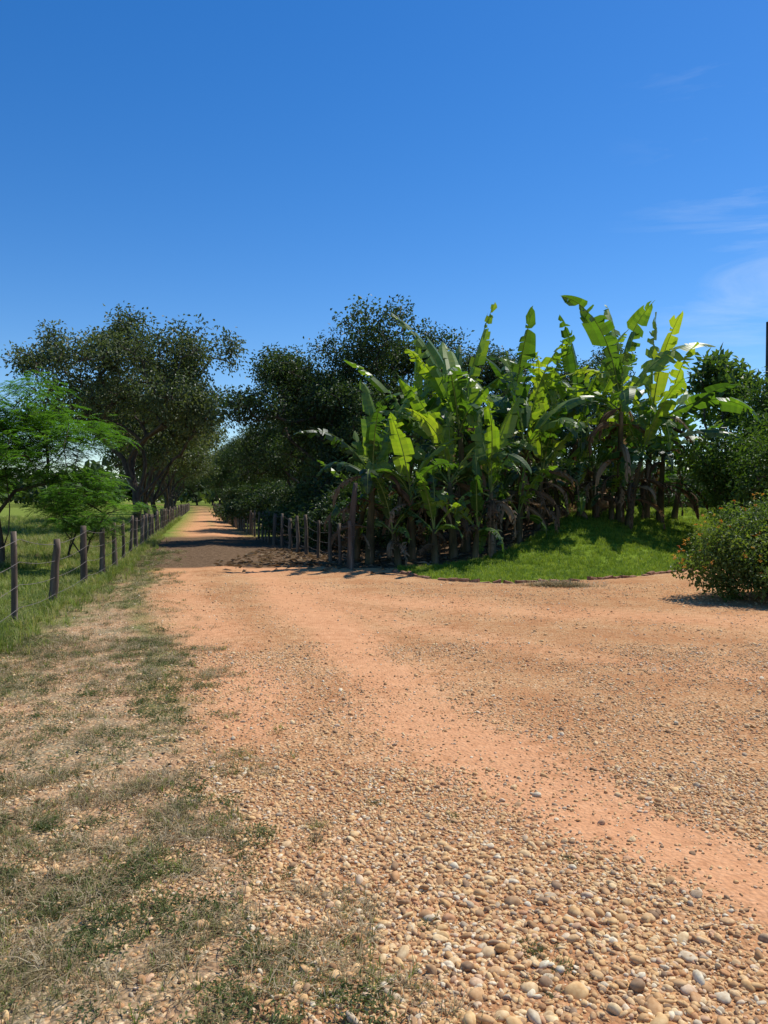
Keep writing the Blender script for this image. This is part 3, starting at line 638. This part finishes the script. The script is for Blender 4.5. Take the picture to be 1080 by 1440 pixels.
place('utility_pole',g.mesh('utility_pole'),(18.45,37),0,1.12,[M_bark])

# ------------------------------------------------------------ distant trees
r=np.random.default_rng(77);g=Geo();n=480
ang=r.uniform(-1.05,1.05,n);dist=r.uniform(170,420,n);cx=dist*np.sin(ang);cy=dist*np.cos(ang)
keep=np.abs(cx-(xl(cy)+1.5))>9;cx,cy=cx[keep],cy[keep];n=len(cx);hs=r.uniform(6,12,n);rw=r.uniform(5,11,n)
q=150;d=norm(r.normal(size=(n,q,3)));d[...,2]=np.abs(d[...,2])*1.0-.15
P=np.stack([cx,cy,height(cx,cy)+hs*.3],1)[:,None]+d*np.stack([rw,rw,hs*.7],1)[:,None]*r.uniform(.75,1.05,(n,q,1))
P=P.reshape(-1,3);m_=len(P);leaves(g,P,norm(r.normal(size=(m_,3))),norm(r.normal(size=(m_,3))+np.array([0,0,.8])),r.uniform(1.2,2.6,m_),r.uniform(1,2.2,m_),0)
add_obj('distant_trees',g.mesh('distant_trees'),[M_leafC])

# ------------------------------------------------------------ light, sky
el=radians(58);vx,vy=.68,.52;az=math.atan2(vx,vy)
from mathutils import Vector
sd=Vector((sin(az)*cos(el),cos(az)*cos(el),sin(el)))
su=bpy.data.lights.new('sun','SUN');su.energy=5.0;su.angle=radians(.5);su.color=(1,.955,.88)
so=bpy.data.objects.new('sun',su);so.rotation_euler=sd.to_track_quat('Z','Y').to_euler();so.location=(20,10,30);scene.collection.objects.link(so)
w=bpy.data.worlds.new('World');scene.world=w;w.use_nodes=True;nt=w.node_tree;nt.nodes.clear();L=nt.links.new
sk=N(nt,'ShaderNodeTexSky');sk.sky_type='NISHITA';sk.sun_disc=False;sk.sun_elevation=el;sk.sun_rotation=az
sk.air_density=1.0;sk.dust_density=.15;sk.ozone_density=3.0;sk.altitude=400
hsv=N(nt,'ShaderNodeHueSaturation');hsv.inputs['Hue'].default_value=.507;hsv.inputs['Saturation'].default_value=1.36;hsv.inputs['Value'].default_value=1.18;L(sk.outputs[0],hsv.inputs['Color'])
tc=N(nt,'ShaderNodeTexCoord');mp=N(nt,'ShaderNodeMapping');mp.inputs['Scale'].default_value=(1.6,1.6,9);mp.inputs['Rotation'].default_value=(0,.12,0);L(tc.outputs['Generated'],mp.inputs[0])
no=N(nt,'ShaderNodeTexNoise');no.inputs['Scale'].default_value=1.7;no.inputs['Detail'].default_value=8;no.inputs['Roughness'].default_value=.62;no.inputs['Distortion'].default_value=.6;L(mp.outputs[0],no.inputs['Vector'])
sx=N(nt,'ShaderNodeSeparateXYZ');L(tc.outputs['Generated'],sx.inputs[0])
cf=ramp(nt,no.outputs[0],[(.56,(0,0,0)),(.8,(1,1,1))]);xr_=ramp(nt,sx.outputs[0],[(.25,(0,0,0)),(.42,(.3,.3,.3))])
mm=N(nt,'ShaderNodeMixRGB',blend_type='MULTIPLY');mm.inputs[0].default_value=1;L(cf,mm.inputs[1]);L(xr_,mm.inputs[2])
mc=N(nt,'ShaderNodeMixRGB');L(mm.outputs[0],mc.inputs[0]);L(hsv.outputs[0],mc.inputs[1]);mc.inputs[2].default_value=(7.0,7.8,8.6,1)
bg=N(nt,'ShaderNodeBackground');bg.inputs['Strength'].default_value=.12;L(mc.outputs[0],bg.inputs[0])
ow=N(nt,'ShaderNodeOutputWorld');L(bg.outputs[0],ow.inputs[0])

# ------------------------------------------------------------ camera
cd=bpy.data.cameras.new('camera');cd.lens=27;cd.sensor_width=36;cd.clip_end=6000;cd.clip_start=.05
co=bpy.data.objects.new('camera',cd);co.location=(0,0,1.6);co.rotation_euler=(radians(90-.9),0,0);scene.collection.objects.link(co);scene.camera=co
